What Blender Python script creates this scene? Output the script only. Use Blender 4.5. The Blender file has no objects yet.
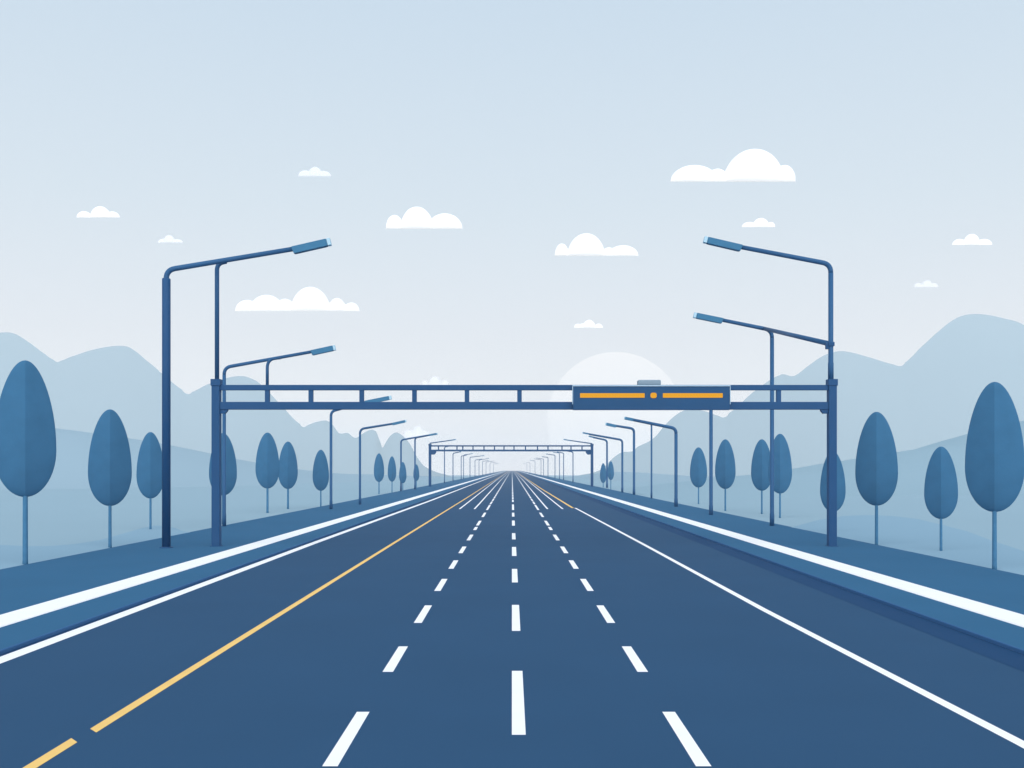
import bpy, bmesh, math
from mathutils import Vector, Matrix

# ------------------------------------------------------------------ scene
S = bpy.context.scene
C = S.collection
F, VX, VY, EYE = 1000.0, 512.0, 469.0, 4.5      # focal length in pixels, vanishing point, eye height
RES = (1024, 768)

S.render.engine = 'CYCLES'
S.cycles.use_denoising = True
S.cycles.max_bounces = 8
S.cycles.diffuse_bounces = 4
S.cycles.volume_bounces = 3
S.cycles.transparent_max_bounces = 12
S.view_settings.view_transform = 'Standard'
S.view_settings.look = 'None'
S.view_settings.exposure = 0.0
S.view_settings.gamma = 1.0
S.view_settings.use_curve_mapping = False


def wx(px, d):
    return (px - VX) / F * d


def wz(py, d):
    return EYE + (VY - py) / F * d


# ------------------------------------------------------------------ materials
def lin(c):
    return tuple((v / 255 / 12.92) if v / 255 <= 0.04045 else ((v / 255 + 0.055) / 1.055) ** 2.4 for v in c)


def mat(name, rgb, rough=0.75, spec=0.15, vary=0.04, scale=0.6, bump=0.0, bump_scale=40.0):
    """Principled surface, its base colour varied a little by noise in object space."""
    m = bpy.data.materials.new(name)
    m.use_nodes = True
    nt = m.node_tree
    b = nt.nodes['Principled BSDF']
    b.inputs['Roughness'].default_value = rough
    b.inputs['Specular IOR Level'].default_value = spec
    tc = nt.nodes.new('ShaderNodeTexCoord')
    n = nt.nodes.new('ShaderNodeTexNoise')
    n.inputs['Scale'].default_value = scale
    n.inputs['Detail'].default_value = 4
    nt.links.new(tc.outputs['Object'], n.inputs['Vector'])
    r = nt.nodes.new('ShaderNodeValToRGB')
    r.color_ramp.elements[0].position = 0.3
    r.color_ramp.elements[1].position = 0.7
    r.color_ramp.elements[0].color = (*[v * (1 - vary) for v in rgb], 1)
    r.color_ramp.elements[1].color = (*[min(1, v * (1 + vary)) for v in rgb], 1)
    nt.links.new(n.outputs['Fac'], r.inputs['Fac'])
    nt.links.new(r.outputs['Color'], b.inputs['Base Color'])
    if bump:
        n2 = nt.nodes.new('ShaderNodeTexNoise')
        n2.inputs['Scale'].default_value = bump_scale
        nt.links.new(tc.outputs['Object'], n2.inputs['Vector'])
        bp = nt.nodes.new('ShaderNodeBump')
        bp.inputs['Strength'].default_value = bump
        bp.inputs['Distance'].default_value = 0.02
        nt.links.new(n2.outputs['Fac'], bp.inputs['Height'])
        nt.links.new(bp.outputs['Normal'], b.inputs['Normal'])
    return m


def glow(name, rgb, strength=1.0):
    m = bpy.data.materials.new(name)
    m.use_nodes = True
    nt = m.node_tree
    nt.nodes.clear()
    e = nt.nodes.new('ShaderNodeEmission')
    e.inputs['Color'].default_value = (*rgb, 1)
    e.inputs['Strength'].default_value = strength
    o = nt.nodes.new('ShaderNodeOutputMaterial')
    nt.links.new(e.outputs[0], o.inputs['Surface'])
    return m


def cloud_mat(name, rgb, opacity):
    m = bpy.data.materials.new(name)
    m.use_nodes = True
    nt = m.node_tree
    nt.nodes.clear()
    d = nt.nodes.new('ShaderNodeBsdfDiffuse')
    d.inputs['Color'].default_value = (*rgb, 1)
    t = nt.nodes.new('ShaderNodeBsdfTranslucent')
    t.inputs['Color'].default_value = (*rgb, 1)
    mx = nt.nodes.new('ShaderNodeMixShader')
    mx.inputs[0].default_value = 0.3
    nt.links.new(d.outputs[0], mx.inputs[1])
    nt.links.new(t.outputs[0], mx.inputs[2])
    o = nt.nodes.new('ShaderNodeOutputMaterial')
    if opacity < 1:
        tr = nt.nodes.new('ShaderNodeBsdfTransparent')
        m2 = nt.nodes.new('ShaderNodeMixShader')
        m2.inputs[0].default_value = opacity
        nt.links.new(tr.outputs[0], m2.inputs[1])
        nt.links.new(mx.outputs[0], m2.inputs[2])
        nt.links.new(m2.outputs[0], o.inputs['Surface'])
    else:
        nt.links.new(mx.outputs[0], o.inputs['Surface'])
    return m


M = {
    'asphalt': mat('asphalt', (0.026, 0.076, 0.154), 0.9, 0.08, 0.03, 0.25),
    'verge': mat('verge', (0.036, 0.123, 0.230), 0.95, 0.05, 0.03, 0.2),
    'dark_strip': mat('dark_strip', (0.014, 0.056, 0.137), 0.9, 0.08, 0.03, 0.3),
    'kerb': mat('kerb_stone', (0.040, 0.118, 0.262), 0.9, 0.08, 0.03, 0.3),
    'white': mat('white_paint', (0.900, 0.870, 0.880), 0.8, 0.1, 0.02, 1.5),
    'yellow': mat('yellow_paint', (0.864, 0.542, 0.176), 0.8, 0.1, 0.04, 1.5),
    'field': mat('field', (0.284, 0.397, 0.466), 0.95, 0.03, 0.02, 0.02),
    'mound': mat('mound', (0.240, 0.369, 0.465), 0.95, 0.03, 0.02, 0.03),
    'hill': mat('hill', (0.288, 0.392, 0.462), 0.95, 0.03, 0.02, 0.01),
    'hill_blue': mat('hill_blue', (0.274, 0.387, 0.455), 0.95, 0.03, 0.02, 0.01),
    'mountain': mat('mountain', (0.317, 0.390, 0.438), 0.95, 0.03, 0.02, 0.006),
    'mountain_blue': mat('mountain_blue', (0.311, 0.398, 0.470), 0.95, 0.03, 0.02, 0.006),
    'steel': mat('painted_steel', (0.013, 0.067, 0.172), 0.6, 0.2, 0.04, 0.8),
    'lamp_steel': mat('lamp_steel', (0.022, 0.089, 0.204), 0.6, 0.2, 0.04, 0.8),
    'lamp_head': mat('lamp_head', (0.032, 0.149, 0.274), 0.5, 0.2, 0.04, 0.8),
    'end_cap': mat('end_cap', (0.36, 0.55, 0.67), 0.4, 0.3, 0.02, 1.0),
    'crown': mat('foliage', (0.043, 0.136, 0.249), 0.9, 0.05, 0.06, 1.2, 0.25, 9.0),
    'trunk': mat('bark', (0.058, 0.174, 0.305), 0.9, 0.05, 0.08, 3.0),
    'sign_panel': mat('sign_panel', (0.009, 0.063, 0.160), 0.5, 0.2, 0.04, 0.8),
    'sign_rim': mat('sign_rim', (0.36, 0.50, 0.62), 0.4, 0.3, 0.02, 1.0),
    'box_grey': mat('box_grey', (0.201, 0.275, 0.344), 0.6, 0.2, 0.03, 1.0),
    'amber': glow('amber_display', lin((236, 168, 52)), 1.0),
    'sun': glow('sun_glow', (0.95, 0.975, 1.0), 0.97),
    'cloud': cloud_mat('cloud', (0.97, 0.97, 0.97), 1.0),
    'cloud_thin': cloud_mat('thin_cloud', (0.95, 0.96, 0.98), 0.24),
    'cloud_thinner': cloud_mat('thinner_cloud', (0.95, 0.96, 0.98), 0.34),
}


# ------------------------------------------------------------------ object helpers
def obj(name, bm, m, parent=None, smooth=False, loc=None, normals=True):
    me = bpy.data.meshes.new(name)
    if normals:
        bmesh.ops.recalc_face_normals(bm, faces=bm.faces[:])
    for f in bm.faces:
        f.smooth = smooth
    bm.to_mesh(me)
    bm.free()
    me.materials.append(M[m])
    o = bpy.data.objects.new(name, me)
    C.objects.link(o)
    if parent:
        o.parent = parent
    if loc:
        o.location = loc
    return o


def tag(o, label, cat, group=None):
    o['label'] = label
    o['category'] = cat
    if group:
        o['group'] = group
    return o


def thing(name, label, cat, loc, group=None):
    o = bpy.data.objects.new(name, None)
    o.empty_display_size = 0.3
    C.objects.link(o)
    o.location = loc
    return tag(o, label, cat, group)


def struct(name, bm, m, smooth=False):
    o = obj(name, bm, m, smooth=smooth)
    o['kind'] = 'structure'
    return o


def add_box(bm, x0, x1, y0, y1, z0, z1, bevel=0.0):
    b = bmesh.new()
    bmesh.ops.create_cube(b, size=1.0)
    for v in b.verts:
        v.co = Vector(((x0 + x1) / 2 + v.co.x * (x1 - x0), (y0 + y1) / 2 + v.co.y * (y1 - y0),
                       (z0 + z1) / 2 + v.co.z * (z1 - z0)))
    if bevel:
        bmesh.ops.bevel(b, geom=b.edges[:], offset=bevel, segments=3, affect='EDGES', profile=0.5)
    merge(bm, b)


def merge(bm, b):
    me = bpy.data.meshes.new('tmp')
    b.to_mesh(me)
    b.free()
    bm.from_mesh(me)
    bpy.data.meshes.remove(me)


def add_tube(bm, pts, radii, n=14, square=False):
    """Sweep a circle along pts (all the swept paths here lie close to an XZ plane)."""
    pts = [Vector(p) for p in pts]
    rings = []
    for i, p in enumerate(pts):
        if i == 0:
            t = pts[1] - pts[0]
        elif i == len(pts) - 1:
            t = pts[-1] - pts[-2]
        else:
            t = (pts[i + 1] - p).normalized() + (p - pts[i - 1]).normalized()
        t.normalize()
        side = Vector((0, 1, 0)) - t * t.y
        side.normalize()
        up = t.cross(side)
        r = radii[i] if isinstance(radii, (list, tuple)) else radii
        ring = []
        for k in range(n):
            a = 2 * math.pi * k / n
            ring.append(bm.verts.new(p + side * (math.cos(a) * r) + up * (math.sin(a) * r)))
        rings.append(ring)
    for a, b in zip(rings, rings[1:]):
        for k in range(n):
            bm.faces.new((a[k], a[(k + 1) % n], b[(k + 1) % n], b[k]))
    bm.faces.new(rings[0])
    bm.faces.new(rings[-1])


def bend(p0, corner, p1, r, n=7):
    """Points of a rounded corner between the legs p0-corner and corner-p1."""
    p0, corner, p1 = Vector(p0), Vector(corner), Vector(p1)
    a = corner + (p0 - corner).normalized() * r
    b = corner + (p1 - corner).normalized() * r
    out = []
    for i in range(n + 1):
        t = i / n
        out.append(a * (1 - t) ** 2 + corner * (2 * t * (1 - t)) + b * t ** 2)
    return out


# ------------------------------------------------------------------ ground, road, verges
def ground_z(y):
    return -0.06 if y < 600 else -0.06 - 12 * min(1, (y - 600) / 350) ** 1.2


bm = bmesh.new()
ys = [-120, 0, 60, 120, 200, 300, 450, 600, 640, 700, 780, 860, 950, 1200, 1700, 2650]
xs = [-1150, -600, -300, -120, -60, -20, 20, 60, 120, 300, 600, 1150]
grid = [[bm.verts.new((x, y, ground_z(y))) for x in xs] for y in ys]
for j in range(len(ys) - 1):
    for i in range(len(xs) - 1):
        bm.faces.new((grid[j][i], grid[j][i + 1], grid[j + 1][i + 1], grid[j + 1][i]))
struct('ground', bm, 'field', True)

Y0, Y1 = -60.0, 2600.0
KERB = 12.40


def sheet(bm, x0, x1, y0, y1, z, x0b=None, x1b=None, steps=1):
    x0b = x0 if x0b is None else x0b
    x1b = x1 if x1b is None else x1b
    prev = None
    for i in range(steps + 1):
        t = i / steps
        y = y0 + (y1 - y0) * t
        cur = (bm.verts.new((x0 + (x0b - x0) * t, y, z)), bm.verts.new((x1 + (x1b - x1) * t, y, z)))
        if prev:
            bm.faces.new((prev[0], prev[1], cur[1], cur[0]))
        prev = cur


def extrude(bm, prof, y0, y1):
    """A strip with the given (x, z) profile run along the road."""
    a = [bm.verts.new((x, y0, z)) for x, z in prof]
    b = [bm.verts.new((x, y1, z)) for x, z in prof]
    for i in range(len(prof) - 1):
        bm.faces.new((a[i], a[i + 1], b[i + 1], b[i]))


bm = bmesh.new()
sheet(bm, -KERB - 0.05, KERB + 0.05, Y0, Y1, 0.0, steps=30)
road = struct('road', bm, 'asphalt')

for s, xo in ((-1, 22.4), (1, 21.1)):
    bm = bmesh.new()
    extrude(bm, [(s * (KERB + 0.06), 0.10), (s * (xo - 0.3), 0.10), (s * xo, 0.07),
                 (s * (xo + 1.2), -0.10), (s * (xo + 22), -14.0)], Y0, Y1)
    verge = struct('verge', bm, 'verge')
    b3 = bmesh.new()
    extrude(b3, [(s * KERB, -0.1), (s * KERB, 0.085), (s * (KERB + 0.015), 0.10), (s * (KERB + 0.06), 0.10)], Y0, Y1)
    struct('kerb', b3, 'kerb')
    b2 = bmesh.new()
    # raised white edging strip on the verge, 25 mm proud with chamfered edges
    extrude(b2, [(s * 14.20, 0.098), (s * 14.22, 0.125), (s * 15.36, 0.125), (s * 15.38, 0.098)], Y0, Y1)
    obj('white_edging', b2, 'white', verge)
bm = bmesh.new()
sheet(bm, -12.40, -12.28, Y0, Y1, 0.004)  # flat strips beside the kerbs, darker than the asphalt
g1 = struct('dark_strip', bm, 'dark_strip')
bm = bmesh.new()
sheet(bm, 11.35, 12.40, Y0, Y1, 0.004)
g2 = struct('dark_strip', bm, 'dark_strip')

# painted markings: children of the road
Z = 0.004


def poly_line(name, pts, w, m, z=Z, skew=0.0):
    """pts: (x, y) along the line, w: width."""
    bm = bmesh.new()
    prev = None
    for x, y in pts:
        sk = abs(skew) if (x, y) == pts[0 if skew > 0 else -1] else 0.0
        cur = (bm.verts.new((x - w / 2, y + sk / 2, z)), bm.verts.new((x + w / 2, y - sk / 2, z)))
        if prev:
            bm.faces.new((prev[0], prev[1], cur[1], cur[0]))
        prev = cur
    return obj(name, bm, m, road)


def D(py):
    return EYE * F / (py - VY)


poly_line('edge_line', [(-12.04, Y0), (-12.04, 60), (-11.6, 140), (-11.3, Y1)], 0.44, 'white')
poly_line('edge_line', [(8.40, 3), (8.35, 16.4), (8.05, 32), (7.85, 60), (7.30, D(508))], 0.24, 'white')
poly_line('yellow_line', [(-7.26, 3.0), (-7.26, D(740.3))], 0.21, 'yellow', skew=-0.25)
poly_line('yellow_line', [(-7.20, D(730.8)), (-7.18, 60), (-7.05, 150), (-6.9, Y1)], 0.21, 'yellow', skew=0.25)
poly_line('yellow_line', [(7.02, D(508)), (6.7, 220), (6.5, Y1)], 0.30, 'yellow')
for x0, x1 in ((-5.9, -6.35), (-4.22, -4.55), (4.0, 4.45), (5.72, 6.0)):
    poly_line('lane_line', [(x0, D(509)), (x0 * 0.97 + x1 * 0.03, 130), (x1, 400), (x1, Y1)], 0.20, 'white')

side_spans = [(766.5, 712), (672, 646.5), (623, 605.5), (591, 579), (568.8, 560.4), (553.2, 546.6), (540.4, 534.7),
              (530, 527), (525.5, 520.8), (517, 512.7), (510, 505)]
mid_spans = [(735, 671), (631, 605), (582.5, 569), (556, 547), (539.4, 533.2), (525.7, 520.6), (516.6, 512.7),
             (510, 504.4), (502, 499.7)]


def dash(x, w, y0, y1):
    bm = bmesh.new()
    sheet(bm, x - w / 2, x + w / 2, y0, y1, Z)
    return obj('lane_dash', bm, 'white', road)


for x, spans, n in ((-2.755, side_spans, 32), (2.90, side_spans, 32), (0.115, mid_spans, 30)):
    y = 0
    for a, b in spans:
        dash(x, 0.235, D(a), D(b))
        y = D(b)
    # farther dashes, regular
    y += 3.0
    k = len(spans)
    while k < n:
        dash(x, 0.235, y, y + 10.0)
        y += 13.0
        k += 1
    bm = bmesh.new()
    while y < Y1 - 20:
        sheet(bm, x - 0.12, x + 0.12, y, y + 10.0, Z)
        y += 13.0
    far = obj('lane_dash', bm, 'white', road)
    far['kind'] = 'stuff'


# ------------------------------------------------------------------ hills and mountains
def ridge(name, m, prof, front, back, base=-1.0, power=1.0, rows=14, sub=6, slope=0.0):
    """A hill whose crest follows prof = [(pixel x, pixel y, distance)], falling off to both sides."""
    # smooth the crest with Catmull-Rom between the given points
    P = [Vector((wx(a, d), d, max(base + 0.02, wz(b, d)))) for a, b, d in prof]
    crest = []
    for i in range(len(P) - 1):
        p0, p1, p2, p3 = P[max(i - 1, 0)], P[i], P[i + 1], P[min(i + 2, len(P) - 1)]
        for k in range(sub):
            t = k / sub
            q = 0.5 * ((2 * p1) + (p2 - p0) * t + (2 * p0 - 5 * p1 + 4 * p2 - p3) * t * t
                       + (3 * p1 - p0 - 3 * p2 + p3) * t ** 3)
            x = p1.x + (p2.x - p1.x) * t
            crest.append(Vector((x, q.y, q.z)))
    crest.append(P[-1])
    crest[0].z = crest[-1].z = base + 0.005
    bm = bmesh.new()
    lines = []
    R = sub * 2
    soft = []
    for i in range(len(crest)):
        R1 = min(R, i, len(crest) - 1 - i)
        q = [crest[i + j].z for j in range(-R1, R1 + 1)]
        soft.append(sum(q) / len(q))
    for ci, c in enumerate(crest):
        ln = []
        for r in range(-rows, rows + 1):
            t = r / rows
            w = front if t < 0 else back
            h = (0.5 + 0.5 * math.cos(math.pi * abs(t))) ** power
            if slope:                                    # straight flanks of one steepness
                w = (c.z - base) / slope
                h = 1 - abs(t)
                ln.append(bm.verts.new((c.x, c.y + t * w, base + (c.z - base) * h)))
                continue
            k = max(0.0, 1 - abs(t) * 2.2) ** 2          # spurs soften into the body of the hill below the crest
            ln.append(bm.verts.new((c.x, c.y + t * w, base + (c.z * k + soft[ci] * (1 - k) - base) * h)))
        lines.append(ln)
    for a, b in zip(lines, lines[1:]):
        for k in range(len(a) - 1):
            bm.faces.new((a[k], b[k], b[k + 1], a[k + 1]))
        if slope:
            bm.edges.get((a[rows], b[rows])).smooth = False      # crisp crest
    o = struct(name, bm, m, True)
    if slope:
        # flank shading evened out: normals averaged along the range, separately for front and back
        me = o.data
        nr = 2 * rows + 1
        nc = len(me.vertices) // nr
        win = 36
        acc = {}
        for side in (0, 1):
            j0 = rows // 2 if side == 0 else rows + rows // 2
            raw = [me.vertices[i * nr + j0].normal.copy() for i in range(nc)]
            for i in range(nc):
                v = Vector((0, 0, 0))
                for k in range(-win, win + 1):
                    v += raw[min(max(i + k, 0), nc - 1)] * (win + 1 - abs(k))
                acc[(i, side)] = v.normalized()
        ns = [None] * len(me.loops)
        for p in me.polygons:
            side = 0 if sum(me.loops[l].vertex_index % nr for l in p.loop_indices) / len(p.loop_indices) < rows else 1
            for l in p.loop_indices:
                ns[l] = acc[(me.loops[l].vertex_index // nr, side)]
        me.normals_split_custom_set(ns)
    return o


DM = 520
# one long range on either side
ridge('mountain', 'mountain', [(x, y, DM + max(0, x - 150) * 0.05) for x, y in (
    (-330, 500), (-260, 462), (-180, 420), (-110, 372), (-50, 342), (-20, 334), (0, 332.5), (14, 333.5), (30, 343), (45, 354), (54, 360), (57, 362),
    (60, 361), (70, 357), (90, 350.5), (110, 346.5), (124, 346), (132, 349), (146, 360), (160, 372), (182, 389.5), (188, 394), (192, 392),
    (206, 385), (225, 378.5), (240, 376), (250, 378), (262, 386), (284, 408), (300, 424), (304, 427), (308, 425), (316, 422),
    (326, 420.5), (332, 424), (338, 432), (341, 433.5), (348, 433), (353, 437), (357, 437.5), (362, 434), (370, 430), (376, 431.5), (380, 441), (382.5, 447.5),
    (386, 442), (390, 436), (396, 432.5), (403, 436), (410, 444), (417, 457), (424, 466), (436, 472), (450, 476), (466, 483))], 130, 120, -13, slope=2.4)
ridge('mountain', 'mountain', [(x, y, DM + max(0, 900 - x) * 0.05) for x, y in (
    (560, 482), (577, 476), (592, 473), (602, 469), (610, 461), (617, 455), (623, 452), (632, 451.5), (638, 446.5), (648, 442), (656, 436), (664, 426), (674, 416.5),
    (684, 410.5), (694, 409.5), (706, 411.5), (719, 416), (724, 417.3), (729, 413), (752, 393), (780, 384 - 9), (794, 376), (808, 366), (822, 356.5), (834, 352),
    (846, 351.5), (870, 357.5), (894, 364.5), (901, 366), (905, 362.5), (920, 348), (939, 331), (955, 319), (968, 314.5), (984, 314.5), (1002, 318),
    (1024, 325), (1070, 345), (1120, 380), (1190, 420), (1280, 465), (1330, 500))], 130, 120, -13, slope=2.4)

# nearer, darker hills
ridge('hill', 'hill', [(-330, 452, 300), (-200, 434, 300), (-90, 427, 300), (0, 426, 300), (57, 428.5, 300), (92, 433, 305), (137, 439.5, 310),
                       (172, 446, 315), (210, 454, 320), (255, 464, 330), (300, 471.5, 345), (335, 474, 370), (375, 474.5, 400),
                       (425, 476.5, 470), (455, 477, 520), (470, 480, 560)], 110, 120, -1.0)
ridge('hill', 'hill', [(560, 477.5, 540), (577, 476, 500), (592, 474, 470), (612, 472, 430), (640, 472.5, 420), (668, 474.5, 420),
                       (690, 476, 420), (730, 477, 420), (790, 480, 420)], 110, 100, -1.0)
ridge('hill', 'hill_blue', [(630, 493, 180), (660, 489, 190), (690, 482.5, 210), (720, 479.5, 225), (752, 476, 235), (793, 472, 245), (818, 466, 248),
                            (843, 461.2, 250), (870, 458, 250), (898, 453, 250), (943, 446, 250), (968, 437, 250), (1000, 428, 250), (1040, 418, 250),
                            (1120, 404, 250), (1220, 410, 250), (1330, 440, 250)], 100, 110, -1.0)
# patches of darker meadow beside the verges, swelling a little above the field
def meadow(inner, outer):
    """inner, outer: matching (x, y) points along the verge and along the far curved edge."""
    bm = bmesh.new()
    rows = []
    n = 8
    for (ax, ay), (bx, by) in zip(inner, outer):
        rows.append([bm.verts.new((ax + (bx - ax) * k / n, ay + (by - ay) * k / n, -0.05 + 0.06 * math.sin(math.pi * k / n))) for k in range(n + 1)])
    for a, b in zip(rows, rows[1:]):
        for k in range(n):
            bm.faces.new((a[k], b[k], b[k + 1], a[k + 1]))
    return struct('meadow', bm, 'mound', True)


def on_ground(px, py):
    d = (EYE + 0.05) * F / (py - VY)
    return wx(px, d), d


for s_, pts in ((-1, ((-330, 549), (-190, 549), (-90, 546), (0, 544.8), (25, 546), (50, 546), (75, 544), (100, 540), (125, 533), (142, 528), (155, 525.5),
                      (165, 525.8), (175, 528), (186, 533))),
                (1, ((1400, 590), (1200, 575), (1070, 560), (1024, 551), (993, 541), (968, 531.5), (943, 525), (918, 519), (893, 516), (868, 515),
                     (843, 516), (818, 520), (800, 525), (790, 528)))):
    outer = [on_ground(*p) for p in pts]
    edge = 22.6 if s_ < 0 else 21.3
    y_end = outer[-1][1]
    inner = [(s_ * edge, 18 + (y_end - 18) * i / (len(outer) - 1)) for i in range(len(outer))]
    meadow(inner, outer)


# ------------------------------------------------------------------ street lamps
def head_mesh(p0, p1, wid, thick, drop):
    """Bevelled lamp head along the arm p0-p1: the top level with the arm, the body hanging under it."""
    p0, p1 = Vector(p0), Vector(p1)
    t = (p1 - p0).normalized()
    up = Vector((-t.z, 0, t.x))
    if up.z < 0:
        up = -up
    b = bmesh.new()
    bmesh.ops.create_cube(b, size=1.0)
    L = (p1 - p0).length
    bmesh.ops.bevel(b, geom=b.edges[:], offset=0.03, segments=2, affect='EDGES')
    for v in b.verts:
        x, y, z = v.co
        zz = (z - 0.5) * thick + drop
        # slanted tail where the head meets the arm
        shrink = 0.08 * max(0, -(z)) if x < 0 else 0
        v.co = p0 + t * ((x + 0.5 + shrink) * L) + Vector((0, 1, 0)) * (y * wid) + up * zz
    return b


def street_lamp(label, d, px, foot_z, bend_px, head0, head1, r=0.14, group=None, thick=None, head_t=None, rb=0.9,
                cat='street lamp', tail=None, end_r=None):
    """px: pole, bend_px: (x, y) of the corner, head0/head1: pixel ends of the head; all in the plane at distance d."""
    X = wx(px, d)
    t = thing('street_lamp', label, cat, (X, d, foot_z), group)
    loc = Vector((X, d, foot_z))

    def w(p):
        return Vector((wx(p[0], d), d, wz(p[1], d))) - loc
    corner = w(bend_px)
    corner.x = 0
    e0, e1 = w(head0), w(head1)
    top = corner.z - rb
    if thick:                                    # a thick lower pole with the thinner bent tube standing in it
        tz, tr = thick
        tz = wz(tz, d) - foot_z
        bm = bmesh.new()
        add_tube(bm, [(0, 0, 0.02), (0, 0, tz - 0.03), (0, 0, tz)], [tr, tr, tr * 0.9], 20)
        add_box(bm, -tr * 1.25, tr * 1.25, -tr * 1.25, tr * 1.25, -0.05, 0.06, 0.02)
        obj('pole', bm, 'steel', t, True)
        start = tz - 0.2
    else:
        bm = bmesh.new()
        lo = min(0.9, top * 0.3)
        add_tube(bm, [(0, 0, -0.02), (0, 0, lo), (0, 0, lo * 1.05), (0, 0, max(top, lo * 1.1))], [r * 1.12, r * 1.12, r, r], 14)
        obj('pole', bm, 'lamp_steel', t, True)
        start = top
    bm = bmesh.new()
    pts = [Vector((0, 0, start))]
    bp = bend((0, 0, start), corner, e0, min(rb, (corner.z - start) * 0.98 + 1e-4))
    if (bp[0] - pts[0]).length < 0.02:
        pts = []
    pts += bp + [e0 + (e1 - e0) * 0.15]
    n = len(pts)
    er = end_r or r * 0.9
    add_tube(bm, pts, [r] * (n - 1) + [er], 12)
    if tail:                                     # brace running on from the pole head to a neighbour
        add_tube(bm, [bp[-1], Vector(tail) - loc], r * 0.95, 12)
    obj('arm', bm, 'lamp_steel', t, True)
    ht = 0.88 * (head_t or r * 2.2)
    h = obj('lamp_head', head_mesh(e0, e1, ht * 0.9, ht, er * 1.0), 'lamp_head', t)
    e2 = e1 + (e1 - e0) * 0.10
    obj('end_cap', head_mesh(e1 + (e1 - e0) * 0.005, e2, ht * 0.86, ht * 0.95, er * 0.97), 'end_cap', h)
    return t


VZ = 0.10
GD = 57.0                                        # near gantry distance
LEFT = 'street lamps along the left verge'
RIGHT = 'street lamps along the right verge'
street_lamp('tall lamp with a thick lower pole, nearest on the left verge beside the gantry post',
            55.8, 166.3, VZ, (168, 270), (292, 249.5), (327, 241.5), 0.15, LEFT, thick=(278.5, 0.23), head_t=0.46, rb=0.5)
street_lamp('slim lamp directly behind the left post of the near gantry, its head above the beams',
            77.0, 224.2, VZ, (224.2, 367.5), (311, 352), (333, 347.2), 0.135, LEFT, head_t=0.46, rb=0.55)
street_lamp('lamp on the left verge whose head shows between the two near gantry beams',
            110.0, 331, VZ, (331, 411.5), (365, 402), (389, 397.2), 0.15, LEFT, head_t=0.5, rb=0.5)
street_lamp('short armed lamp on the left verge, first one wholly visible below the near gantry beams',
            124.0, 360, VZ, (360, 429), (392, 424), (405, 421), 0.14, LEFT, head_t=0.36, rb=0.6)
street_lamp('left one of two lamps with overlapping arms on the left verge before the far gantry',
            200.0, 401, VZ, (401, 440), (428, 435.3), (436.5, 433.6), 0.17, LEFT, head_t=0.36, rb=0.6)
street_lamp('lamp under the arm of its left neighbour, last on the left before the far gantry',
            216.0, 415, VZ, (415, 437.8), (430, 435.2), (437, 434), 0.17, LEFT, head_t=0.36, rb=0.6)

# right side
street_lamp('lamp with its long arm braced to the mast on the right near gantry post',
            77.5, 772, VZ, (772, 330.2), (723, 320.2), (696.5, 314.8), 0.155, RIGHT, head_t=0.48, rb=0.6,
            tail=(wx(829.5, GD), GD, wz(343.8, GD)))
street_lamp('lamp pole rising under the amber message sign, its head hidden behind the sign',
            96.0, 711, VZ, (711, 404), (676, 396), (656, 391), 0.17, RIGHT, head_t=0.45, rb=0.6)
street_lamp('long armed lamp on the right verge, nearest one wholly below the message sign',
            117.0, 676, VZ, (676, 428.5), (634, 420), (625, 418.2), 0.19, RIGHT, head_t=0.38, rb=0.6)
street_lamp('thin lamp pole under the long lamp arm below the message sign',
            150.0, 651.5, VZ, (651.5, 423.2), (640, 421.2), (632, 419.8), 0.13, RIGHT, head_t=0.3, rb=0.4)
street_lamp('lamp on the right verge with a thick pale head on a short arm',
            172.0, 634, VZ, (634, 428.7), (616.5, 426), (606.5, 423.8), 0.21, RIGHT, head_t=0.56, rb=0.7)
street_lamp('lamp on the right verge with the longest thin arm, second before the far gantry',
            188.0, 622.3, VZ, (622.3, 440), (590, 434.3), (583, 433), 0.19, RIGHT, head_t=0.32, rb=0.6)
street_lamp('lamp between two small trees on the right verge just before the far gantry',
            235.0, 607, VZ, (607, 440.3), (594, 437.5), (589, 436.4), 0.21, RIGHT, head_t=0.36, rb=0.7)

# far lamps beyond the second gantry, fading in the haze
FL = 'faint far street lamps on the left verge'
FR = 'faint far street lamps on the right verge'
for px, ty, ex, ey, r in ((444.5, 447, 452, 445.7, 0.150), (453, 453.3, 461, 451.8, 0.165), (461.2, 456, 467, 455, 0.150), (463.6, 455, 472.5, 453.6, 0.150),
                          (470, 457.3, 484, 455.6, 0.180), (475, 460, 482, 459, 0.165), (479, 460, 489, 458.4, 0.180), (482.5, 461.3, 489, 460.5, 0.165),
                          (486, 462, 494, 461, 0.165), (490, 463, 496, 462.2, 0.165), (493.5, 464, 499, 463.3, 0.165)):
    d = 21000.0 / abs(px - VX)
    street_lamp('thin lamp beyond the far gantry on the left verge, fading into haze', d, px, VZ, (px, ty),
                (ex - (ex - px) * 0.25, ey + (ty - ey) * 0.25), (ex, ey), r, FL, head_t=r * 1.9, rb=0.6)
for px, ty, ex, ey, r in ((573, 452, 565, 450.7, 0.165), (563.6, 453, 557, 452, 0.165), (559.5, 453, 553, 452.2, 0.150), (555, 455.2, 546, 454, 0.180),
                          (548, 457.5, 542, 456.6, 0.195), (543.5, 459, 536, 458, 0.165), (541, 459.7, 534, 458.8, 0.165), (535, 461, 530, 460.3, 0.180),
                          (530, 463, 526, 462.3, 0.165), (527, 464, 523, 463.4, 0.165)):
    d = 20500.0 / abs(px - VX)
    street_lamp('thin lamp beyond the far gantry on the right verge, fading into haze', d, px, VZ, (px, ty),
                (ex - (ex - px) * 0.25, ey + (ty - ey) * 0.25), (ex, ey), r, FR, head_t=r * 1.9, rb=0.6)


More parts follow.
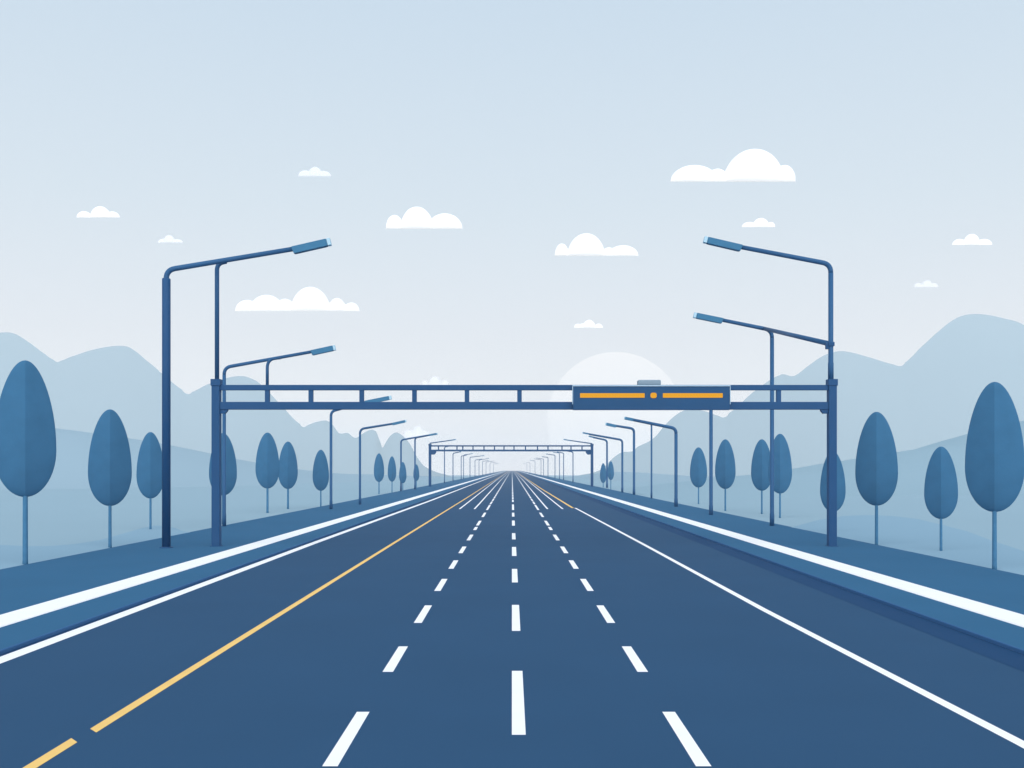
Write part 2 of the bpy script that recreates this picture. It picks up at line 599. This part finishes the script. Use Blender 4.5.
# ------------------------------------------------------------------ gantries
def gantry(label, d, xl, xr, post_w, cap_y, up, low, strut_w, struts, gusset, masts=()):
    cx = wx((xl + xr) / 2, d)
    t = thing('sign_gantry', label, 'gantry', (cx, d, VZ))
    zero = Vector((cx, d, VZ))

    def X(p):
        return wx(p, d) - cx

    def ZZ(p):
        return wz(p, d) - VZ
    hw = post_w / 2 / F * d
    for p, s in ((xl, 1), (xr, -1)):
        bm = bmesh.new()
        add_box(bm, X(p) - hw, X(p) + hw, -hw, hw, -0.08, ZZ(cap_y) - 0.03, 0.03)
        # slightly wider head of the post where the beams are bolted on
        add_box(bm, X(p) - hw * 1.18, X(p) + hw * 1.18, -hw * 1.18, hw * 1.18, ZZ(cap_y + (low[1] - cap_y) * 0.22), ZZ(cap_y), 0.02)
        add_box(bm, X(p) - hw * 1.25, X(p) + hw * 1.25, -hw * 1.25, hw * 1.25, -0.05, 0.03, 0.01)
        obj('post', bm, 'steel', t)
        bm = bmesh.new()                         # gusset under the lower beam
        gx, gy = gusset
        x0, x1 = X(p) + s * hw, X(p + s * (post_w / 2 + gx))
        z0, z1 = ZZ(low[1]) - 0.0, ZZ(low[1] + gy)
        pr = [(x0, z0), (x1, z0), (x1 - s * 0.02, z0 - (z0 - z1) * 0.35), (x1 - (x1 - x0) * 0.35, z1), (x0, z1)]
        f = [bm.verts.new((x, -hw * 0.5, z - 0.003)) for x, z in pr]
        g = [bm.verts.new((x, hw * 0.5, z - 0.003)) for x, z in pr]
        bm.faces.new(f)
        bm.faces.new(g)
        for i in range(5):
            bm.faces.new((f[i], f[(i + 1) % 5], g[(i + 1) % 5], g[i]))
        obj('bracket', bm, 'steel', t)
    x0, x1 = X(xl) + hw - 0.01, X(xr) - hw + 0.01
    bd = hw * 0.7
    for n, (a, b), k in (('upper_beam', up, 0.8), ('lower_beam', low, 1.0)):
        bm = bmesh.new()
        add_box(bm, x0, x1, -bd * k, bd * k, ZZ(b), ZZ(a), 0.02)
        obj(n, bm, 'steel', t)
    sw = strut_w / 2 / F * d
    for p in struts:
        bm = bmesh.new()
        add_box(bm, X(p) - sw, X(p) + sw, -bd * 0.6, bd * 0.6, ZZ(low[0]) - 0.01, ZZ(up[1]) + 0.01)
        obj('strut', bm, 'steel', t)
    for (mx, y0, corner, end, r, rb) in masts:
        bm = bmesh.new()
        p0 = Vector((X(mx), 0, ZZ(y0)))
        cr = Vector((X(mx), 0, ZZ(corner)))
        en = Vector((X(end[0]), 0, ZZ(end[1])))
        pts = [p0] + bend(p0, cr, en, rb) + [en]
        add_tube(bm, pts, r, 14)
        obj('support_mast', bm, 'lamp_steel', t, True)
    return t


gantry('large near steel gantry spanning the road and carrying the amber message sign', GD, 216.5, 831.8, 8.0, 379.3,
       (385, 390.3), (402, 409.6), 4.5, (267.5, 311, 361.8, 414.5, 467, 519.5, 778.5), (7.5, 4),
       masts=((217, 379.8, 263.3, (226.5, 261.6), 0.125, 0.40), (267.3, 386, 359.0, (280.5, 357.8), 0.088, 0.5)))
gantry('small far steel gantry spanning the road in the distance', 251.0, 430, 592, 2.6, 444, (445.2, 446.6), (449.6, 451.4), 1.2,
       (438.5, 457, 462.8, 473, 484, 494.5, 504, 514, 525.5, 537.5, 548, 562, 571, 582), (5, 3.2))

# lamp on the mast of the right near post
lx = wx(831, GD)
lamp = street_lamp('lamp on top of the right post of the near gantry', GD, 830.8, wz(379.0, GD), (830.8, 264.2),
                   (742, 247.5), (707.5, 239.5), 0.14, head_t=0.42, rb=0.5)
bm = bmesh.new()
z = wz(346, GD) - wz(379.0, GD)
add_box(bm, -0.30, -0.02, -0.1, 0.1, z - 0.18, z + 0.2, 0.02)
add_box(bm, -0.17, 0.17, -0.17, 0.17, z - 0.02, z + 0.22, 0.02)
obj('clamp', bm, 'steel', lamp)
street_lamp('small lamp on top of the left post of the far gantry', 251.0, 430, wz(444.0, 251.0), (430, 443.2), (449, 440.6), (455.5, 439.5),
            0.14, head_t=0.3, rb=0.15)
street_lamp('small lamp on top of the right post of the far gantry', 251.0, 592, wz(444.0, 251.0), (592, 444.0 - 0.4), (571, 440.6), (564, 439.5),
            0.14, head_t=0.3, rb=0.15)

# ------------------------------------------------------------------ message sign on the near gantry
SD = GD - 0.42
sx0, sx1, sz0, sz1 = wx(572.3, SD), wx(730.3, SD), wz(410, SD), wz(385.6, SD)
cx = (sx0 + sx1) / 2
sign = thing('message_sign', 'dark blue electronic message sign with amber bars fixed to the near gantry', 'sign', (cx, SD, sz0))
bm = bmesh.new()
W, H = (sx1 - sx0) / 2, sz1 - sz0
add_box(bm, -W + 0.04, W - 0.04, -0.06, 0.2, 0.0, H - 0.05, 0.02)
obj('panel', bm, 'sign_panel', sign)
bm = bmesh.new()
add_box(bm, -W, W, -0.10, 0.2, H - 0.048, H + 0.02, 0.01)
for s in (-1, 1):
    a, b = sorted((s * (W - 0.038), s * W))
    add_box(bm, a, b, -0.10, 0.2, 0.32, H - 0.05, 0.01)
obj('rim', bm, 'sign_rim', sign)
for a, b in ((580, 644.5), (662.7, 722.5)):
    bm = bmesh.new()
    add_box(bm, wx(a, SD) - cx, wx(b, SD) - cx, -0.09, -0.055, wz(397.8, SD) - sz0, wz(393.3, SD) - sz0, 0.016)
    obj('message_bar', bm, 'amber', sign)
bm = bmesh.new()
dx, dz, rw = wx(653.4, SD) - cx, wz(395.5, SD) - sz0, 3.1 / F * SD
ring = []
for k in range(28):
    a = 2 * math.pi * k / 28
    ca, sa = math.cos(a), math.sin(a)
    ring.append((dx + math.copysign(abs(ca) ** 0.65, ca) * rw, dz + math.copysign(abs(sa) ** 0.65, sa) * rw * 0.87))
fa = [bm.verts.new((x, -0.09, z)) for x, z in ring]
fb = [bm.verts.new((x, -0.055, z)) for x, z in ring]
bm.faces.new(fa)
bm.faces.new(fb)
for k in range(28):
    bm.faces.new((fa[k], fa[(k + 1) % 28], fb[(k + 1) % 28], fb[k]))
obj('message_dot', bm, 'amber', sign)
bm = bmesh.new()
add_box(bm, wx(638, SD) - cx, wx(661, SD) - cx, -0.05, 0.5, H + 0.022, wz(379.8, SD) - sz0, 0.07)
obj('sensor_box', bm, 'box_grey', sign, True)


# ------------------------------------------------------------------ trees
def crown_mesh(hw, h, wide, n=40, rows=30, keel=0.38):
    """Egg: widest at the fraction `wide` below the top; a soft vertical keel front and back like a folded leaf."""
    bm = bmesh.new()
    rings = []
    for i in range(1, rows):
        a = math.pi * i / rows
        c = math.cos(a)                      # 1 top .. -1 bottom
        if c > 0:
            z = c * wide
        else:
            z = c * (1 - wide)
        r = math.sin(a)
        if c > 0:
            r = r ** 1.0 * (1 - 0.10 * c * c)
        ring = []
        for k in range(n):
            t = 2 * math.pi * k / n
            x, y = math.cos(t), math.sin(t)
            # folded like a leaf along front and back
            yy = math.copysign(keel * (1 - abs(x)) ** 0.85, y) if abs(y) > 1e-6 else 0.0
            ring.append(bm.verts.new((x * r * hw, yy * r * hw, (1 - wide) * h + z * h)))
        rings.append(ring)
    top = bm.verts.new((0, 0, h))
    bot = bm.verts.new((0, 0, 0))
    for a, b in zip(rings, rings[1:]):
        for k in range(n):
            bm.faces.new((a[k], a[(k + 1) % n], b[(k + 1) % n], b[k]))
    for k in range(n):
        bm.faces.new((top, rings[0][(k + 1) % n], rings[0][k]))
        bm.faces.new((bot, rings[-1][k], rings[-1][(k + 1) % n]))
    for e in bm.edges:
        if all(abs(v.co.x) < 1e-4 * hw for v in e.verts):
            e.smooth = False
    return bm


def tree(label, px, top, bot, hw, foot, tw, group, trunk_px=None, wide=0.655):
    d = D(foot) * (EYE + 0.06) / EYE
    X = wx(px, d)
    t = thing('tree', label, 'tree', (X, d, -0.06), group)
    t.rotation_euler.z = -math.atan2(X, d)       # the fold of the crown looks back along the road
    z0, z1 = wz(bot, d) + 0.06, wz(top, d) + 0.06
    h = z1 - z0
    c = obj('crown', crown_mesh(hw / F * d * math.cos(math.atan2(X, d)), h, wide), 'crown', t, True, (0, 0, z0))
    bm = bmesh.new()
    r = tw / 2 / F * d
    add_tube(bm, [(0, 0, -0.1), (0, 0, 0.25), (0, 0, z0 + h * 0.12), (0, 0, z0 + h * 0.55)], [r * 1.1, r, r * 0.9, r * 0.3], 12)
    # limbs inside the crown
    for k in range(5):
        a = k * 2.4
        zz = z0 + h * (0.14 + 0.06 * k)
        add_tube(bm, [(0, 0, zz), (math.cos(a) * hw / F * d * 0.4, math.sin(a) * hw / F * d * 0.3, zz + h * 0.16)], [r * 0.4, r * 0.15], 6)
    obj('trunk', bm, 'trunk', t, True)
    return t


TL, TR = 'trees beyond the left verge', 'trees beyond the right verge'
for a in (
    ('largest tree on the left, its egg shaped crown cut by the picture edge', 25.3, 360.3, 497, 31.5, 565, 5.0, TL),
    ('second largest tree on the left, with open ground on both sides', 110, 409.3, 506, 22, 548, 3.2, TL),
    ('medium tree close to the left side of the tall thick lamp pole', 150.5, 432, 498.5, 14, 530, 2.2, TL),
    ('tree half hidden behind the left post of the near gantry', 223, 433, 495.5, 14, 524, 2.2, TL),
    ('larger and taller of the overlapping tree pair below the left end of the beams', 267.5, 432.5, 488.5, 12, 513, 2.2, TL),
    ('smaller right tree of the overlapping pair below the left end of the beams', 288, 441.5, 489, 9.8, 509, 2.0, TL),
    ('lone tree close to the left side of the lamp with its head between the beams', 320.8, 449.7, 490.8, 8.2, 508, 1.4, TL),
    ('small tree right of the short armed lamp, left of three alike', 379, 453.3, 482, 5.2, 494, 1.2, TL),
    ('small tree in the open, left of the lamp pair with overlapping arms', 392, 456.3, 481.7, 4.3, 494, 1.0, TL),
    ('small tree behind the left pole of the lamp pair with overlapping arms', 402.8, 462, 483.3, 3.7, 492, 1.0, TL),
    ('smallest tree on the left, behind the last lamp before the far gantry', 416.3, 464.3, 481, 3.0, 489.5, 1.0, TL),
    ('left one of two tiny trees beside the lamp near the far gantry on the right', 603.2, 463.2, 483, 3.2, 487.5, 0.8, TR),
    ('right one of two tiny trees beside the lamp near the far gantry on the right', 610.8, 461.2, 480, 3.2, 489.5, 0.8, TR),
    ('smaller tree just left of the lamp pole under the message sign', 698.5, 447.3, 487.5, 8.6, 504, 1.3, TR),
    ('tree just right of the lamp pole under the message sign', 725.3, 439.3, 489, 10.3, 511, 1.7, TR),
    ('left shorter tree of the overlapping pair at the braced lamp pole', 761.8, 439.2, 490.8, 10.8, 514, 1.7, TR),
    ('right taller tree of the overlapping pair at the braced lamp pole', 780, 433.7, 493.6, 12, 518, 1.8, TR),
    ('tree behind the right post of the near gantry, crown showing on both sides', 832.8, 451, 512, 12.8, 533, 2.4, TR),
    ('tall tree standing alone between the right gantry post and a shorter tree', 876.5, 411.8, 505.7, 21.4, 546, 3.2, TR),
    ('short tree between two taller ones on the far right', 941, 446.5, 519, 17, 551.5, 2.6, TR),
    ('largest tree on the right, its crown reaching the picture edge', 994.5, 381.8, 512, 30, 570, 4.4, TR),
):
    tree(*a)


# ------------------------------------------------------------------ clouds
def cloud(label, base, bumps, m='cloud', d=3300.0, group=None, deep=0.5):
    """Bumps (centre, top, half width) in pixels over a flat base; a solid with a rounded front and back."""
    x0 = min(c - r for c, t, r in bumps)
    x1 = max(c + r for c, t, r in bumps)
    cx = (x0 + x1) / 2
    k = d / F
    n, rows = 110, 14
    bm = bmesh.new()
    hmax = max(base - t for c, t, r in bumps)
    lines = []
    el = math.atan2(VY - base, F)
    for i in range(n + 1):
        u = x0 + (x1 - x0) * i / n
        h = 0.0
        for c, t, r in bumps:
            q = 1 - ((u - c) / r) ** 2
            if q > 0:
                h = max(h, (base - t) * math.sqrt(q))
        h = max(h, 0.12)
        h = h / (math.cos(el) + (VY - base + h) / F * math.sin(el))
        ln = []
        dep = deep * (0.35 * hmax * math.sqrt(max(0, 1 - ((u - cx) / (x1 - cx) * 0.98) ** 2)) + 0.65 * h)
        for j in range(rows + 1):
            a = math.pi * j / rows
            ln.append(bm.verts.new(((u - cx) * k, -math.cos(a) * dep * k, math.sin(a) ** 0.8 * h * k)))
        lines.append(ln)
    for a, b in zip(lines, lines[1:]):
        for j in range(rows):
            bm.faces.new((a[j], b[j], b[j + 1], a[j + 1]))
        bm.faces.new((a[rows], b[rows], b[0], a[0]))
    bm.faces.new(lines[0])
    bm.faces.new(lines[-1])
    o = obj('cloud', bm, m, None, True)
    o.location = (wx(cx, d), d, wz(base, d))
    # the cloud bank leans back a little, its flat underside rising away
    o.rotation_euler = (-el * -1.0, 0, 0)
    return tag(o, label, 'cloud', group or 'small flat based clouds in the sky')


cloud('small white cloud at the far left, above the tall lamp', 217.6, [(84.5, 211.3, 7.6), (101, 206.3, 10), (112.5, 211.5, 7.4)])
cloud('small faint cloud high up between the left lamp head and the picture top', 176.3, [(305.5, 170.3, 7.3), (315.5, 166.8, 7.4), (323.5, 170.8, 7.8)], 'cloud_thinner')
cloud('tiny faint cloud just above the bend of the tall left lamp', 242.6, [(163.5, 238.6, 5.5), (169.5, 235, 5.8), (177, 239, 6)], 'cloud_thinner')
cloud('white cloud with three humps left of centre, level with the lamp heads', 229.0, [(394.8, 215, 9), (417.2, 206.6, 16.5), (445, 213.4, 17.6)])
cloud('wide low white cloud with many humps under the left lamp arm', 311.3, [(247.5, 300, 12.3), (267, 294.8, 17), (285.5, 298.7, 10), (311, 286.8, 19.5), (337.4, 298, 9),
                                                                     (351.5, 302.5, 8.2)])
cloud('white cloud in the middle, tall hump left and low tail right', 256.0, [(561.7, 243.5, 7.2), (586, 233.3, 18.6), (608.7, 247.4, 7.5), (623, 245.3, 15.4)])
cloud('largest white cloud, high on the right above the right lamp heads', 181.8, [(694, 165, 23.8), (717, 168.6, 11), (753, 148.8, 29.5), (783.5, 165, 11.8)])
cloud('tiny white cloud right of the topmost lamp head on the right', 227.2, [(749, 222, 7.3), (760.6, 218, 8.4), (771, 222, 4)])
cloud('small white cloud at the right edge of the sky', 245.0, [(959, 239, 7.2), (971, 233.9, 8.2), (983.5, 239, 8.4)])
cloud('tiny faint cloud above the right mountain', 287.2, [(918, 282.6, 4.3), (926.7, 280, 5.6), (934, 283, 4.2)], 'cloud_thin')
cloud('tiny white cloud in the middle just above the pale sun', 328.0, [(577.8, 323.7, 4), (583, 323.4, 5), (589, 319.9, 6.4), (598.6, 323.7, 4.2)])
cloud('faint cloud peeping over the near gantry beam left of centre', 388.0, [(425, 380, 4.2), (435, 376, 7), (445, 379.5, 4.6)], 'cloud_thin')
cloud('faint cloud low behind the lamp pair on the left', 438.0, [(409, 429.5, 6), (418, 426, 7), (426, 431, 5)], 'cloud_thin')

# ------------------------------------------------------------------ sun in the sky
SUN_D = 5200.0
bm = bmesh.new()
bmesh.ops.create_uvsphere(bm, u_segments=96, v_segments=64, radius=67.7 / F * SUN_D)
o = obj('sun', bm, 'sun', None, True)
o.location = (wx(615, SUN_D), SUN_D, wz(420, SUN_D))
tag(o, 'large pale sun disc low over the road behind the message sign', 'sun')

# ------------------------------------------------------------------ haze
bm = bmesh.new()
add_box(bm, -1200, 1200, -125, 2665, -15.2, 88.0)
hz = bpy.data.materials.new('haze')
hz.use_nodes = True
nt = hz.node_tree
nt.nodes.clear()
pv = nt.nodes.new('ShaderNodeVolumePrincipled')
pv.inputs['Color'].default_value = (0.93, 0.96, 1.0, 1)
pv.inputs['Density'].default_value = 0.00018
om = nt.nodes.new('ShaderNodeOutputMaterial')
nt.links.new(pv.outputs[0], om.inputs['Volume'])
M['haze'] = hz
o = obj('haze', bm, 'haze')
o['kind'] = 'stuff'
o['label'] = 'pale haze lying over the road and fields'

# ------------------------------------------------------------------ light
SUN_EL, SUN_AZ = math.radians(24), math.radians(178)        # azimuth clockwise from +Y: behind the camera, slightly right
w = bpy.data.worlds.new('World')
S.world = w
w.use_nodes = True
nt = w.node_tree
bg = nt.nodes['Background']
bg.inputs['Strength'].default_value = 0.1
sky = nt.nodes.new('ShaderNodeTexSky')
sky.sky_type = 'NISHITA'
sky.sun_disc = False
sky.sun_elevation = SUN_EL
sky.sun_rotation = SUN_AZ
sky.dust_density = 4.0
sky.air_density = 1.0
tc = nt.nodes.new('ShaderNodeTexCoord')
sp = nt.nodes.new('ShaderNodeSeparateXYZ')
nt.links.new(tc.outputs['Generated'], sp.inputs[0])
rp = nt.nodes.new('ShaderNodeValToRGB')
e = rp.color_ramp.elements
e[0].position, e[0].color = 0.0, (*[v * 1.02 for v in lin((250, 252, 255))], 1)
e[1].position, e[1].color = 1.0, (*lin((176, 206, 232)), 1)
for p, c in ((0.13, (236, 241, 247)), (0.25, (224, 236, 245)), (0.43, (210, 228, 243))):
    k = e.new(p)
    k.color = (*lin(c), 1)
nt.links.new(sp.outputs['Z'], rp.inputs['Fac'])
sc = nt.nodes.new('ShaderNodeVectorMath')
sc.operation = 'SCALE'
sc.inputs['Scale'].default_value = 10.0
nt.links.new(rp.outputs['Color'], sc.inputs[0])
mx = nt.nodes.new('ShaderNodeMix')
mx.data_type = 'RGBA'
mx.inputs['Factor'].default_value = 0.9
nt.links.new(sky.outputs['Color'], mx.inputs['A'])
nt.links.new(sc.outputs[0], mx.inputs['B'])
nt.links.new(mx.outputs['Result'], bg.inputs['Color'])

ld = bpy.data.lights.new('sun_lamp', 'SUN')
ld.energy = 3.5
ld.angle = math.radians(110)
ld.color = (1.0, 0.985, 0.96)
lo = bpy.data.objects.new('sun_lamp', ld)
C.objects.link(lo)
sd = Vector((math.sin(SUN_AZ) * math.cos(SUN_EL), math.cos(SUN_AZ) * math.cos(SUN_EL), math.sin(SUN_EL)))
lo.rotation_euler = sd.to_track_quat('Z', 'Y').to_euler()
lo.location = sd * 80

# ------------------------------------------------------------------ camera
cd = bpy.data.cameras.new('camera')
cd.sensor_width = 36
cd.lens = F / RES[0] * 36
cd.shift_y = (VY - RES[1] / 2) / RES[0]
cd.clip_end = 20000
cd.clip_start = 0.1
co = bpy.data.objects.new('camera', cd)
C.objects.link(co)
co.location = (0, 0, EYE)
co.rotation_euler = (math.radians(90), 0, 0)
S.camera = co
